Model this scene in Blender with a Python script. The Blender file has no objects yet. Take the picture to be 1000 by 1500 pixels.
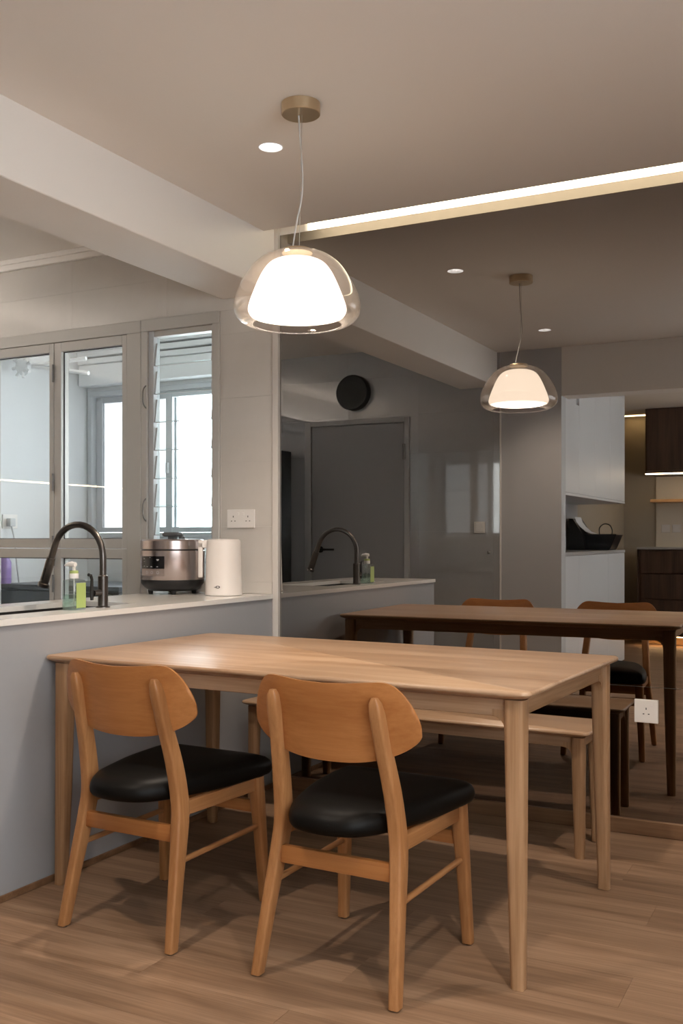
import bpy, bmesh, math, random
from mathutils import Vector, Matrix
random.seed(7)
sc = bpy.context.scene
PI = math.pi

# ------------------------------------------------------------------ camera
cam_data = bpy.data.cameras.new('camera')
cam = bpy.data.objects.new('camera', cam_data)
sc.collection.objects.link(cam)
cam.location = (2.330, -3.932, 1.1275)
cam.rotation_euler = (PI / 2, 0, 0.4734)
cam_data.sensor_fit = 'HORIZONTAL'
cam_data.sensor_width = 36
cam_data.lens = 36 * 1.4704
cam_data.shift_y = 0.0398
cam_data.clip_start = 0.05
sc.camera = cam

# ------------------------------------------------------------------ world: bright overcast sky
SKY = 6.0
world = bpy.data.worlds.new('world'); sc.world = world
world.use_nodes = True
wn = world.node_tree
bg = wn.nodes['Background']
bg.inputs['Color'].default_value = (0.95, 0.97, 1.0, 1)
bg.inputs['Strength'].default_value = SKY

# ------------------------------------------------------------------ exposure
sc.view_settings.view_transform = 'Standard'
sc.view_settings.look = 'None'
sc.view_settings.gamma = 1.0
sc.view_settings.use_curve_mapping = False
sc.view_settings.exposure = 0.7
sc.cycles.caustics_reflective = False
sc.cycles.caustics_refractive = False
sc.cycles.sample_clamp_indirect = 4
sc.cycles.max_bounces = 10
sc.cycles.transparent_max_bounces = 16

# lamp strengths (used by the lamp builders below)
DOWN_W = 11.5
PEND_W = 2.6
OPAL_E = 2.3
LED_E = 7.0
WARM = (1.0, 0.84, 0.68)
DOWNC = (1.0, 0.85, 0.70)

# ------------------------------------------------------------------ helpers
COL = sc.collection

def link(name, mesh, parent=None):
    o = bpy.data.objects.new(name, mesh)
    COL.objects.link(o)
    if parent is not None:
        o.parent = parent
    return o

def obj(name, bm, m, parent=None, smooth=None, loc=None):
    me = bpy.data.meshes.new(name)
    bmesh.ops.recalc_face_normals(bm, faces=bm.faces)
    bm.to_mesh(me); bm.free()
    ms = m if isinstance(m, (list, tuple)) else [m]
    for x in ms:
        me.materials.append(x)
    if smooth is not None:
        me.polygons.foreach_set('use_smooth', [True] * len(me.polygons))
        if smooth < 180:
            me.set_sharp_from_angle(angle=math.radians(smooth))
    o = link(name, me, parent)
    if loc is not None:
        o.location = loc
    return o

def thing(name, label, cat, loc=(0, 0, 0), rz=0, group=None):
    o = bpy.data.objects.new(name, None); COL.objects.link(o)
    o.empty_display_size = 0.05
    o.location = loc; o.rotation_euler = (0, 0, rz)
    return tag(o, label, cat, group)

def tag(o, label, cat, group=None):
    o['label'] = label; o['category'] = cat
    if group: o['group'] = group
    return o

def struct(o, label=None):
    o['kind'] = 'structure'
    if label: o['label'] = label
    return o

def dup(root, loc, rz, label, group=None):
    r = root.copy(); COL.objects.link(r)
    r.location = loc; r.rotation_euler = (0, 0, rz); r['label'] = label
    if group: r['group'] = group
    for ch in list(root.children):
        c = ch.copy(); COL.objects.link(c); c.parent = r
        for g in list(ch.children):
            d = g.copy(); COL.objects.link(d); d.parent = c
    return r

def box(bm, a, b, bev=0.0, seg=1):
    x0, x1 = sorted((a[0], b[0])); y0, y1 = sorted((a[1], b[1])); z0, z1 = sorted((a[2], b[2]))
    vs = [bm.verts.new(p) for p in ((x0,y0,z0),(x1,y0,z0),(x1,y1,z0),(x0,y1,z0),(x0,y0,z1),(x1,y0,z1),(x1,y1,z1),(x0,y1,z1))]
    fs = [bm.faces.new([vs[i] for i in f]) for f in ((3,2,1,0),(4,5,6,7),(0,1,5,4),(1,2,6,5),(2,3,7,6),(3,0,4,7))]
    if bev > 0:
        es = list({e for f in fs for e in f.edges})
        bmesh.ops.bevel(bm, geom=es, offset=bev, segments=seg, profile=0.6, affect='EDGES')
    return bm

def boxes(lst, bev=0.0, seg=1):
    bm = bmesh.new()
    for a, b in lst:
        box(bm, a, b, bev, seg)
    return bm

def B(a, b, bev=0.0, seg=1):
    return box(bmesh.new(), a, b, bev, seg)

def ring_verts(bm, c, r, n, axis='z', ry=None, ph=0.0):
    out = []
    ry = r if ry is None else ry
    for i in range(n):
        t = 2 * PI * i / n + ph
        u, v = r * math.cos(t), ry * math.sin(t)
        if axis == 'z': p = (c[0] + u, c[1] + v, c[2])
        elif axis == 'y': p = (c[0] + u, c[1], c[2] + v)
        else: p = (c[0], c[1] + u, c[2] + v)
        out.append(bm.verts.new(p))
    return out

def bridge(bm, r0, r1, mi=0):
    n = len(r0)
    for i in range(n):
        f = bm.faces.new((r0[i], r0[(i + 1) % n], r1[(i + 1) % n], r1[i])); f.material_index = mi

def lathe(prof, n=32, c=(0, 0, 0), axis='z', cap0=True, cap1=True, bm=None):
    bm = bm or bmesh.new()
    rings = []
    for r, h in prof:
        if axis == 'z': p = (c[0], c[1], c[2] + h)
        elif axis == 'y': p = (c[0], c[1] + h, c[2])
        else: p = (c[0] + h, c[1], c[2])
        rings.append(ring_verts(bm, p, max(r, 1e-4), n, axis))
    for a, b in zip(rings, rings[1:]):
        bridge(bm, a, b)
    if cap0: bm.faces.new(rings[0])
    if cap1: bm.faces.new(rings[-1])
    return bm

def tube(pts, r, n=10, bm=None, closed_ends=True):
    """round tube along a polyline; r is a number or a list"""
    bm = bm or bmesh.new()
    pts = [Vector(p) for p in pts]
    rs = r if isinstance(r, (list, tuple)) else [r] * len(pts)
    t0 = (pts[1] - pts[0]).normalized()
    up = Vector((0, 0, 1)) if abs(t0.z) < 0.9 else Vector((1, 0, 0))
    nrm = t0.cross(up).normalized()
    rings = []
    for i, p in enumerate(pts):
        if i == 0: t = t0
        elif i == len(pts) - 1: t = (pts[-1] - pts[-2]).normalized()
        else: t = ((pts[i] - pts[i - 1]).normalized() + (pts[i + 1] - pts[i]).normalized()).normalized()
        nrm = (nrm - t * nrm.dot(t)).normalized()
        bn = t.cross(nrm)
        rings.append([bm.verts.new(p + (nrm * math.cos(2 * PI * k / n) + bn * math.sin(2 * PI * k / n)) * rs[i]) for k in range(n)])
    for a, b in zip(rings, rings[1:]):
        bridge(bm, a, b)
    if closed_ends:
        bm.faces.new(rings[0]); bm.faces.new(rings[-1])
    return bm

def crom(pts, k=6, closed=False):
    pts = [Vector(p) for p in pts]; n = len(pts); out = []
    rng = range(n) if closed else range(n - 1)
    for i in rng:
        if closed: p0, p1, p2, p3 = pts[(i - 1) % n], pts[i], pts[(i + 1) % n], pts[(i + 2) % n]
        else: p0, p1, p2, p3 = pts[max(i - 1, 0)], pts[i], pts[i + 1], pts[min(i + 2, n - 1)]
        for j in range(k):
            t = j / k
            out.append(0.5 * ((2 * p1) + (p2 - p0) * t + (2 * p0 - 5 * p1 + 4 * p2 - p3) * t * t + (3 * p1 - p0 - 3 * p2 + p3) * t ** 3))
    if not closed: out.append(pts[-1])
    return out

def rrect(w, h, r, n=6):
    """rounded rectangle outline, centred"""
    out = []
    for cx, cy, a0 in ((w/2-r, h/2-r, 0), (-w/2+r, h/2-r, PI/2), (-w/2+r, -h/2+r, PI), (w/2-r, -h/2+r, 1.5*PI)):
        for i in range(n + 1):
            a = a0 + (PI / 2) * i / n
            out.append((cx + r * math.cos(a), cy + r * math.sin(a)))
    return out

def loft(rings, bm=None, caps=True):
    bm = bm or bmesh.new()
    rv = [[bm.verts.new(p) for p in ring] for ring in rings]
    for a, b in zip(rv, rv[1:]): bridge(bm, a, b)
    if caps:
        bm.faces.new(rv[0]); bm.faces.new(rv[-1])
    return bm

def section(c, wx, wy, r=0.3, n=3):
    """rounded rectangular cross-section in the xy plane around c"""
    rr = min(wx, wy) * r
    return [(c[0] + x, c[1] + y, c[2]) for x, y in rrect(wx, wy, rr, n)]

def subtract(rect, holes):
    """split the axis-aligned rectangle (u0,v0,u1,v1) around the holes"""
    out = [rect]
    for h in holes:
        nxt = []
        for r in out:
            u0, v0, u1, v1 = r
            a0, b0, a1, b1 = max(u0, h[0]), max(v0, h[1]), min(u1, h[2]), min(v1, h[3])
            if a0 >= a1 - 1e-6 or b0 >= b1 - 1e-6:
                nxt.append(r); continue
            if b0 > v0: nxt.append((u0, v0, u1, b0))
            if b1 < v1: nxt.append((u0, b1, u1, v1))
            if a0 > u0: nxt.append((u0, b0, a0, b1))
            if a1 < u1: nxt.append((a1, b0, u1, b1))
        out = nxt
    return [r for r in out if r[2] - r[0] > 0.004 and r[3] - r[1] > 0.004]

# ------------------------------------------------------------------ materials
def new_mat(name):
    m = bpy.data.materials.new(name); m.use_nodes = True
    nt = m.node_tree
    return m, nt, nt.nodes['Principled BSDF']

def plain(name, col, rough=0.5, metal=0.0, spec=0.5, noise=0.0, nscale=8, bump=0.0, coat=0.0):
    m, nt, p = new_mat(name)
    p.inputs['Base Color'].default_value = (*col, 1)
    p.inputs['Roughness'].default_value = rough
    p.inputs['Metallic'].default_value = metal
    p.inputs['Specular IOR Level'].default_value = spec
    p.inputs['Coat Weight'].default_value = coat
    p.inputs['Coat Roughness'].default_value = 0.05
    if noise > 0 or bump > 0:
        tc = nt.nodes.new('ShaderNodeTexCoord')
        nz = nt.nodes.new('ShaderNodeTexNoise'); nz.inputs['Scale'].default_value = nscale; nz.inputs['Detail'].default_value = 4
        nt.links.new(tc.outputs['Object'], nz.inputs['Vector'])
        if noise > 0:
            mx = nt.nodes.new('ShaderNodeMix'); mx.data_type = 'RGBA'
            mx.inputs['A'].default_value = (*[c * (1 - noise) for c in col], 1)
            mx.inputs['B'].default_value = (*[min(1, c * (1 + noise)) for c in col], 1)
            nt.links.new(nz.outputs['Fac'], mx.inputs['Factor'])
            nt.links.new(mx.outputs['Result'], p.inputs['Base Color'])
        if bump > 0:
            bp = nt.nodes.new('ShaderNodeBump'); bp.inputs['Strength'].default_value = bump; bp.inputs['Distance'].default_value = 0.002
            nt.links.new(nz.outputs['Fac'], bp.inputs['Height']); nt.links.new(bp.outputs['Normal'], p.inputs['Normal'])
    return m

def wood(name, dark, light, axis='x', rough=0.42, scale=1.0, figure=0.5, coarse=1.0, vary=0.0, spec=0.4):
    """streaky grain along one axis, in object space, shifted per object"""
    m, nt, p = new_mat(name)
    p.inputs['Roughness'].default_value = rough
    p.inputs['Specular IOR Level'].default_value = spec
    N, L = nt.nodes, nt.links
    tc = N.new('ShaderNodeTexCoord'); oi = N.new('ShaderNodeObjectInfo')
    off = N.new('ShaderNodeVectorMath'); off.operation = 'MULTIPLY_ADD'
    cmb = N.new('ShaderNodeCombineXYZ')
    for i in range(3): L.new(oi.outputs['Random'], cmb.inputs[i])
    L.new(cmb.outputs[0], off.inputs[0]); off.inputs[1].default_value = (37, 53, 71); L.new(tc.outputs['Object'], off.inputs[2])
    def stretched(along, across):
        mp = N.new('ShaderNodeMapping')
        s = [across, across, across]; s['xyz'.index(axis)] = along
        mp.inputs['Scale'].default_value = [v * scale for v in s]
        L.new(off.outputs[0], mp.inputs['Vector'])
        return mp
    n1 = N.new('ShaderNodeTexNoise'); n1.inputs['Scale'].default_value = 1; n1.inputs['Detail'].default_value = 6; n1.inputs['Roughness'].default_value = 0.65
    L.new(stretched(3.0, 130).outputs[0], n1.inputs['Vector'])
    n2 = N.new('ShaderNodeTexNoise'); n2.inputs['Scale'].default_value = 1; n2.inputs['Detail'].default_value = 3; n2.inputs['Distortion'].default_value = 0.8
    L.new(stretched(1.2 * coarse, 14 * coarse).outputs[0], n2.inputs['Vector'])
    ad = N.new('ShaderNodeMath'); ad.operation = 'MULTIPLY_ADD'
    L.new(n2.outputs['Fac'], ad.inputs[0]); ad.inputs[1].default_value = figure
    mu = N.new('ShaderNodeMath'); mu.operation = 'MULTIPLY'; L.new(n1.outputs['Fac'], mu.inputs[0]); mu.inputs[1].default_value = 1 - figure
    L.new(mu.outputs[0], ad.inputs[2])
    rp = N.new('ShaderNodeValToRGB')
    rp.color_ramp.elements[0].position = 0.37; rp.color_ramp.elements[0].color = (*dark, 1)
    rp.color_ramp.elements[1].position = 0.63; rp.color_ramp.elements[1].color = (*light, 1)
    L.new(ad.outputs[0], rp.inputs['Fac'])
    last = rp.outputs['Color']
    if vary > 0:
        hs = N.new('ShaderNodeHueSaturation')
        mr = N.new('ShaderNodeMapRange'); mr.inputs['To Min'].default_value = 1 - vary; mr.inputs['To Max'].default_value = 1 + vary
        L.new(oi.outputs['Random'], mr.inputs['Value']); L.new(mr.outputs[0], hs.inputs['Value']); L.new(last, hs.inputs['Color'])
        last = hs.outputs['Color']
    L.new(last, p.inputs['Base Color'])
    bp = N.new('ShaderNodeBump'); bp.inputs['Strength'].default_value = 0.12; bp.inputs['Distance'].default_value = 0.001
    L.new(n1.outputs['Fac'], bp.inputs['Height']); L.new(bp.outputs['Normal'], p.inputs['Normal'])
    return m

def emit(name, col, strength):
    m = bpy.data.materials.new(name); m.use_nodes = True; nt = m.node_tree
    nt.nodes.remove(nt.nodes['Principled BSDF'])
    e = nt.nodes.new('ShaderNodeEmission'); e.inputs['Color'].default_value = (*col, 1); e.inputs['Strength'].default_value = strength
    nt.links.new(e.outputs[0], nt.nodes['Material Output'].inputs['Surface'])
    return m

def clear(name, tint=(1, 1, 1), ior=1.45, extra=0.0, rough=0.0):
    """thin clear glass: transparent with a Fresnel reflection"""
    m = bpy.data.materials.new(name); m.use_nodes = True; nt = m.node_tree
    nt.nodes.remove(nt.nodes['Principled BSDF'])
    t = nt.nodes.new('ShaderNodeBsdfTransparent'); t.inputs['Color'].default_value = (*tint, 1)
    g = nt.nodes.new('ShaderNodeBsdfGlossy'); g.inputs['Roughness'].default_value = rough
    f = nt.nodes.new('ShaderNodeFresnel'); f.inputs['IOR'].default_value = ior
    geo = nt.nodes.new('ShaderNodeNewGeometry')       # same reflectance from both faces of the thin sheet
    mr = nt.nodes.new('ShaderNodeMapRange'); mr.inputs['To Min'].default_value = ior; mr.inputs['To Max'].default_value = 1 / ior
    nt.links.new(geo.outputs['Backfacing'], mr.inputs['Value']); nt.links.new(mr.outputs[0], f.inputs['IOR'])
    mx = nt.nodes.new('ShaderNodeMixShader')
    if extra:
        a = nt.nodes.new('ShaderNodeMath'); a.operation = 'ADD'; a.inputs[1].default_value = extra; a.use_clamp = True
        nt.links.new(f.outputs[0], a.inputs[0]); nt.links.new(a.outputs[0], mx.inputs[0])
    else:
        nt.links.new(f.outputs[0], mx.inputs[0])
    nt.links.new(t.outputs[0], mx.inputs[1]); nt.links.new(g.outputs[0], mx.inputs[2])
    nt.links.new(mx.outputs[0], nt.nodes['Material Output'].inputs['Surface'])
    return m

M = {}
M['paint'] = plain('wall_paint', (0.80, 0.77, 0.74), 0.7, bump=0.05, nscale=60)
M['ceil'] = plain('ceiling_paint', (0.84, 0.79, 0.74), 0.75, bump=0.05, nscale=60)
M['beam'] = plain('beam_paint', (0.86, 0.82, 0.78), 0.7, bump=0.05, nscale=60)
M['tile'] = plain('wall_tile', (0.60, 0.565, 0.525), 0.07, noise=0.04, nscale=14, spec=0.95)
M['tileg'] = plain('glossy_tile_daylight_tone', (0.41, 0.415, 0.42), 0.03, noise=0.05, nscale=10, spec=1.0)  # cooler, darker copy of the wall tile: bluish daylight put into the colour
M['tileg'].node_tree.nodes['Principled BSDF'].inputs['IOR'].default_value = 1.75
M['greywall'] = plain('pale_grey_wall', (0.52, 0.525, 0.53), 0.65)
M['trimc'] = plain('trim_paint', (0.62, 0.585, 0.55), 0.5)
M['grout'] = plain('tile_grout', (0.45, 0.43, 0.40), 0.8)
M['taupe'] = plain('taupe_wall', (0.36, 0.31, 0.24), 0.6, noise=0.06, nscale=3)
M['cream'] = plain('cream_wall', (0.70, 0.63, 0.52), 0.6)
M['panel'] = plain('grey_laminate', (0.33, 0.335, 0.35), 0.45, noise=0.02, nscale=40)
M['quartz'] = plain('quartz_top', (0.74, 0.72, 0.69), 0.14, noise=0.03, nscale=90)
M['floorslab'] = plain('screed', (0.12, 0.08, 0.05), 0.9)
M['plank'] = wood('vinyl_plank', (0.175, 0.102, 0.060), (0.315, 0.200, 0.127), 'x', 0.55, 1.0, 0.58, 1.0, 0.07, spec=0.18)
M['skirt'] = wood('skirting_wood', (0.13, 0.066, 0.031), (0.215, 0.12, 0.064), 'x', 0.5, 1.0, 0.6)
M['oakx'] = wood('oak_along_x', (0.30, 0.175, 0.098), (0.46, 0.305, 0.195), 'x', 0.30, 1.0, 0.55, 0.8)
M['oakz_shaded'] = wood('oak_upright_shaded', (0.255, 0.138, 0.066), (0.42, 0.255, 0.142), 'z', 0.4, 1.0, 0.5)  # darker, more orange oak: shading on the legs put into the colour
M['oaky_shaded'] = wood('oak_along_y_shaded', (0.255, 0.138, 0.066), (0.42, 0.255, 0.142), 'y', 0.4, 1.0, 0.5)  # same darkening for end aprons: shade under the overhang put into the colour
M['beechx'] = wood('beech_along_x', (0.31, 0.118, 0.033), (0.42, 0.180, 0.060), 'x', 0.38, 1.0, 0.6, 0.8)
M['beechz'] = wood('beech_upright', (0.29, 0.128, 0.046), (0.41, 0.200, 0.082), 'z', 0.38, 1.0, 0.5)
M['beechy'] = wood('beech_along_y', (0.29, 0.128, 0.046), (0.41, 0.200, 0.082), 'y', 0.38, 1.0, 0.5)
M['leather'] = plain('black_leatherette', (0.0035, 0.003, 0.0025), 0.46, bump=0.1, nscale=300, spec=0.13)
M['foot'] = plain('black_plastic_foot', (0.01, 0.01, 0.01), 0.6)
M['alu'] = plain('pale_aluminium', (0.50, 0.48, 0.45), 0.45, metal=0.15)
M['alu_dark'] = plain('gasket', (0.03, 0.03, 0.035), 0.5)
M['glass'] = clear('window_glass', (0.96, 0.98, 0.98), 1.5)
M['louvre'] = clear('louvre_glass', (0.93, 0.97, 0.97), 1.5)
M['clip'] = plain('grey_clip', (0.52, 0.53, 0.54), 0.5)
M['hinge'] = plain('hinge_steel', (0.22, 0.21, 0.20), 0.35, metal=0.9)
M['gun'] = plain('gunmetal', (0.115, 0.102, 0.094), 0.28, metal=0.95)
M['black'] = plain('black_plastic', (0.008, 0.008, 0.009), 0.3)
M['mblack'] = plain('matt_black', (0.011, 0.0105, 0.010), 0.55)
M['white'] = plain('white_plastic', (0.78, 0.76, 0.74), 0.35)
M['socket'] = plain('socket_white', (0.76, 0.73, 0.70), 0.4)
M['hole'] = plain('socket_hole', (0.01, 0.01, 0.01), 0.7)
M['kettle'] = plain('kettle_white', (0.74, 0.69, 0.655), 0.42)
M['rose'] = plain('rose_steel', (0.47, 0.395, 0.375), 0.24, metal=0.9)
M['display'] = plain('display_black', (0.006, 0.006, 0.007), 0.12)
M['icon'] = plain('icon_white', (0.6, 0.6, 0.62), 0.5)
M['keys'] = plain('key_strip', (0.30, 0.24, 0.22), 0.35, metal=0.4)
M['lid_handle'] = plain('handle_grey', (0.075, 0.077, 0.08), 0.4)
M['brass'] = plain('brushed_brass', (0.62, 0.49, 0.33), 0.36, metal=0.9)
M['cord'] = plain('white_cord', (0.62, 0.6, 0.58), 0.5)
M['steel'] = plain('steel', (0.55, 0.55, 0.55), 0.3, metal=1)
M['shade_glass'] = clear('shade_glass', (0.93, 0.905, 0.885), 1.42, 0.015)
def hazy(m, col, fac):
    nt = m.node_tree; out = nt.nodes['Material Output']; src = out.inputs['Surface'].links[0].from_socket
    d = nt.nodes.new('ShaderNodeBsdfTranslucent'); d.inputs['Color'].default_value = (*col, 1)
    mx = nt.nodes.new('ShaderNodeMixShader'); mx.inputs[0].default_value = fac
    nt.links.new(src, mx.inputs[1]); nt.links.new(d.outputs[0], mx.inputs[2]); nt.links.new(mx.outputs[0], out.inputs['Surface'])
hazy(M['shade_glass'], (0.85, 0.78, 0.72), 0.05)
M['opal'] = emit('opal_glow', (1.0, 0.88, 0.73), OPAL_E)
M['opal_hot'] = emit('opal_diffuser_glow', (1.0, 0.90, 0.77), OPAL_E * 2.2)
M['led'] = emit('led_glow', (1.0, 0.86, 0.60), LED_E)
M['down'] = emit('downlight_glow', (1.0, 0.97, 0.94), 12)
M['reflector'] = plain('downlight_white', (0.85, 0.85, 0.85), 0.4)
M['door'] = plain('grey_door', (0.34, 0.34, 0.345), 0.5, noise=0.02, nscale=20)
M['doorframe'] = plain('grey_door_frame', (0.46, 0.455, 0.45), 0.5)
M['cab'] = plain('white_laminate', (0.62, 0.63, 0.645), 0.4)
M['walnut'] = wood('walnut', (0.04, 0.022, 0.014), (0.105, 0.062, 0.042), 'z', 0.45, 1.0, 0.5)
M['shelfw'] = wood('shelf_oak', (0.40, 0.22, 0.10), (0.55, 0.33, 0.16), 'x', 0.4)
M['greytop'] = plain('grey_worktop', (0.40, 0.39, 0.38), 0.3)
M['paper'] = plain('white_paper', (0.75, 0.75, 0.76), 0.7)
M['bottle'] = clear('clear_plastic', (0.90, 0.94, 0.93), 1.45, 0.05, 0.12); hazy(M['bottle'], (0.9, 0.95, 0.92), 0.10)
M['liquid'] = clear('liquid_soap', (0.80, 0.92, 0.86), 1.33, 0.02)
M['lime'] = plain('lime_label', (0.36, 0.46, 0.15), 0.45)
M['balwall'] = plain('balcony_white', (0.68, 0.69, 0.695), 0.7)
M['balrail'] = plain('white_slat', (0.80, 0.81, 0.82), 0.45)
M['balframe'] = plain('grey_white_frame', (0.52, 0.54, 0.56), 0.5)
M['washer'] = plain('dark_enamel', (0.045, 0.05, 0.055), 0.3)
M['purple'] = plain('purple_plastic', (0.25, 0.15, 0.42), 0.4)
M['frost'] = clear('tinted_film_glass', (0.40, 0.405, 0.41), 1.5)

def mirror_mat():
    m = bpy.data.materials.new('tinted_mirror'); m.use_nodes = True; nt = m.node_tree
    nt.nodes.remove(nt.nodes['Principled BSDF'])
    g = nt.nodes.new('ShaderNodeBsdfGlossy'); g.inputs['Roughness'].default_value = 0.0
    g.inputs['Color'].default_value = (0.35, 0.33, 0.315, 1)
    nt.links.new(g.outputs[0], nt.nodes['Material Output'].inputs['Surface'])
    return m
M['mirror'] = mirror_mat()

# ------------------------------------------------------------------ the setting
CZ = 2.502          # living ceiling
KZ = 2.60           # kitchen ceiling
GAP = 0.106         # slot along the mirror
RX = 3.5            # right wall
FY = -7.6           # far wall
KY = -3.17          # kitchen wall with the door
BX = -0.02          # face of the long beam
PX = -0.03          # face of the counter panel

floor = struct(obj('floor', B((-2.8, FY - 0.1, -0.12), (RX + 0.1, 1.45, -0.006)), M['floorslab']))
# vinyl planks
PW, PL = 0.185, 1.24
rows = int(math.ceil(-FY / PW))
full = {}
npl = 0
for r in range(rows):
    y1 = 0 - r * PW; y0 = max(y1 - PW, FY)
    x = -0.03 - random.random() * PL
    if y1 < KY - 0.2: x += 0.0
    while x < RX:
        a, b = max(x, -0.03), min(x + PL, RX)
        x += PL
        if b - a < 0.05: continue
        key = (round(b - a, 3), round(y1 - y0, 3))
        if key not in full:
            w, h = key
            bm = B((0, 0, -0.006), (w - 0.0006, h - 0.0006, 0.0))
            me = bpy.data.meshes.new('plank'); bmesh.ops.recalc_face_normals(bm, faces=bm.faces)
            bm.to_mesh(me); bm.free(); me.materials.append(M['plank']); full[key] = me
        o = link('plank', full[key], floor); o.location = (a, y0, 0); npl += 1

# ceilings
dl = [(0.504, -0.912), (2.30, -0.95), (0.51, -2.55), (2.30, -2.55)]
dl_all = dl
bm = bmesh.new()
for u0, v0, u1, v1 in subtract((BX, FY, RX, -GAP), [(x - .05, y - .05, x + .05, y + .05) for x, y in dl_all]):
    box(bm, (u0, v0, CZ), (u1, v1, CZ + 0.055))
for cx, cy in dl_all:            # round cut-outs for the downlights
    n = 32; ci = []; sq = []
    for i in range(n):
        t = 2 * PI * i / n; c_, s_ = math.cos(t), math.sin(t); q = 0.05 / max(abs(c_), abs(s_))
        ci.append(bm.verts.new((cx + .0415 * c_, cy + .0415 * s_, CZ))); sq.append(bm.verts.new((cx + q * c_, cy + q * s_, CZ)))
    bridge(bm, ci, sq)
ceiling = struct(obj('ceiling', bm, M['ceil']))
struct(obj('ceiling', B((-2.8, FY - 0.1, KZ), (RX + 0.1, 1.45, KZ + 0.15)), M['ceil']))

# beams
t = struct(obj('trim_1', B((-0.31, KY, 2.251), (BX, 0, KZ), 0.003), M['beam']), 'long white ceiling beam running between kitchen and dining area')
t = struct(obj('trim_2', B((0.457, -3.36, 2.151), (RX, -3.17, CZ), 0.003), M['beam']), 'white bulkhead across the living room ceiling')
struct(obj('trim_3', boxes([((-2.7, -0.022, 2.545), (-0.31, 0, 2.575)), ((-2.7, -0.03, 2.575), (-0.31, 0, 2.6))], 0.003), M['beam']), 'slim white trunking where kitchen wall meets ceiling')

# back wall (mirror wall and kitchen window wall)
WIN = (-2.30, 0.62, -0.3215, 2.1975)     # opening x0,z0,x1,z1
bm = bmesh.new()
for u0, v0, u1, v1 in subtract((-2.8, 0.0, RX + .1, KZ), [WIN]):
    box(bm, (u0, 0.008, v0), (u1, 0.12, v1))
wall_back = struct(obj('wall_back', bm, M['paint']))
wall_left = struct(obj('wall_left', B((-2.8, KY - .12, 0), (-2.7, 0.12, KZ)), M['paint']))
wall_front = struct(obj('wall_front', boxes([((-2.7, KY - .12, 0), (0.0, KY - .008, KZ)), ((0.0, KY - 0.12, 0), (0.457, KY, CZ))]), M['greywall']))
wall_side = struct(obj('wall_side', B((-0.1, FY, 0), (0, KY - .12, KZ)), M['taupe']))
wall_far = struct(obj('wall_far', B((-0.1, FY - .1, 0), (RX + .1, FY, KZ)), M['taupe']))
RWIN = (-6.2, 0.95, -2.345, 2.20)  # opening of an unseen, guessed window that brings daylight from the right
wall_right = struct(obj('wall_right', boxes([((RX, u0, v0), (RX + .1, u1, v1)) for u0, v0, u1, v1 in subtract((FY, 0, 0.12, KZ), [RWIN])]), M['paint']))
w4 = thing('window_4', 'unseen wide window in the right wall, added for its daylight', 'window', (0, 0, 0)); del w4['category']; struct(w4)
obj('frame', boxes([((RX + .01, -6.2, 2.16), (RX + .08, -2.345, 2.20)), ((RX + .01, -6.2, .95), (RX + .08, -2.345, .99))] + [((RX + .01, q, .99), (RX + .08, q + .04, 2.16)) for q in (-6.2, -5.245, -4.29, -3.34, -2.385)], .002), M['alu'], w4)
for q in (-6.16, -5.205, -4.25, -3.30):
    obj('pane', B((RX + .04, q, .99), (RX + .045, q + .915, 2.16)), M['glass'], w4)
struct(obj('trim_4', B((PX, -0.016, 0), (0.0, 0.008, CZ + .05), 0.002), M['trimc']), 'slim pale upright trim beside the mirror')
struct(obj('trim_5', B((0.0, KY + .0005, 0), (0.012, KY + .008, 2.25), 0.002), M['beam']), 'slim pale corner trim at the end of the tiles')

# wall tiles, laid as separate pieces
def tile_wall(parent, x0, x1, z0, z1, y_front, y_back, holes, xoff, zoff, tw=0.6, th=0.3, mat='tile'):
    meshes = {}
    nx0 = math.floor((x0 - xoff) / tw); nx1 = math.ceil((x1 - xoff) / tw)
    nz0 = math.floor((z0 - zoff) / th); nz1 = math.ceil((z1 - zoff) / th)
    for i in range(nx0, nx1):
        for k in range(nz0, nz1):
            a, b = max(x0, xoff + i * tw), min(x1, xoff + (i + 1) * tw)
            c, d = max(z0, zoff + k * th), min(z1, zoff + (k + 1) * th)
            if b - a < 0.01 or d - c < 0.01: continue
            for u0, v0, u1, v1 in subtract((a, c, b, d), holes):
                g = 0.0003
                key = (round(u1 - u0, 3), round(v1 - v0, 3))
                if key not in meshes:
                    w, h = u1 - u0 - 2 * g, v1 - v0 - 2 * g
                    bm = B((0, 0, 0), (w, abs(y_front - y_back), h))
                    me = bpy.data.meshes.new('tile'); bmesh.ops.recalc_face_normals(bm, faces=bm.faces)
                    bm.to_mesh(me); bm.free(); me.materials.append(M[mat]); meshes[key] = me
                o = link('tile', meshes[key], parent); o.location = (u0 + g, min(y_front, y_back), v0 + g)
tile_wall(wall_back, -2.7, PX - .001, 0.88, 2.545, 0.0, 0.008, [WIN], -0.03 - 0.6, 1.485 - 0.6, 0.6, 0.3)
DOORO = (-1.631, 0.0, -0.719, 2.068)
tile_wall(wall_front, -2.7, -0.001, 0.0, 2.6, KY, KY - .008, [DOORO], -0.05 - 0.6, 1.485 - 1.5, mat='tileg')

# skirtings
struct(obj('baseboard_back', B((0.002, -0.014, 0), (RX, 0.008, 0.059), 0.003), M['skirt']))
struct(obj('baseboard_left', B((PX, -1.93, 0), (PX + .008, -0.015, 0.022), 0.002), M['skirt']))
struct(obj('baseboard_right', B((RX - .012, FY, 0), (RX, -0.015, 0.059), 0.003), M['skirt']))

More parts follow.
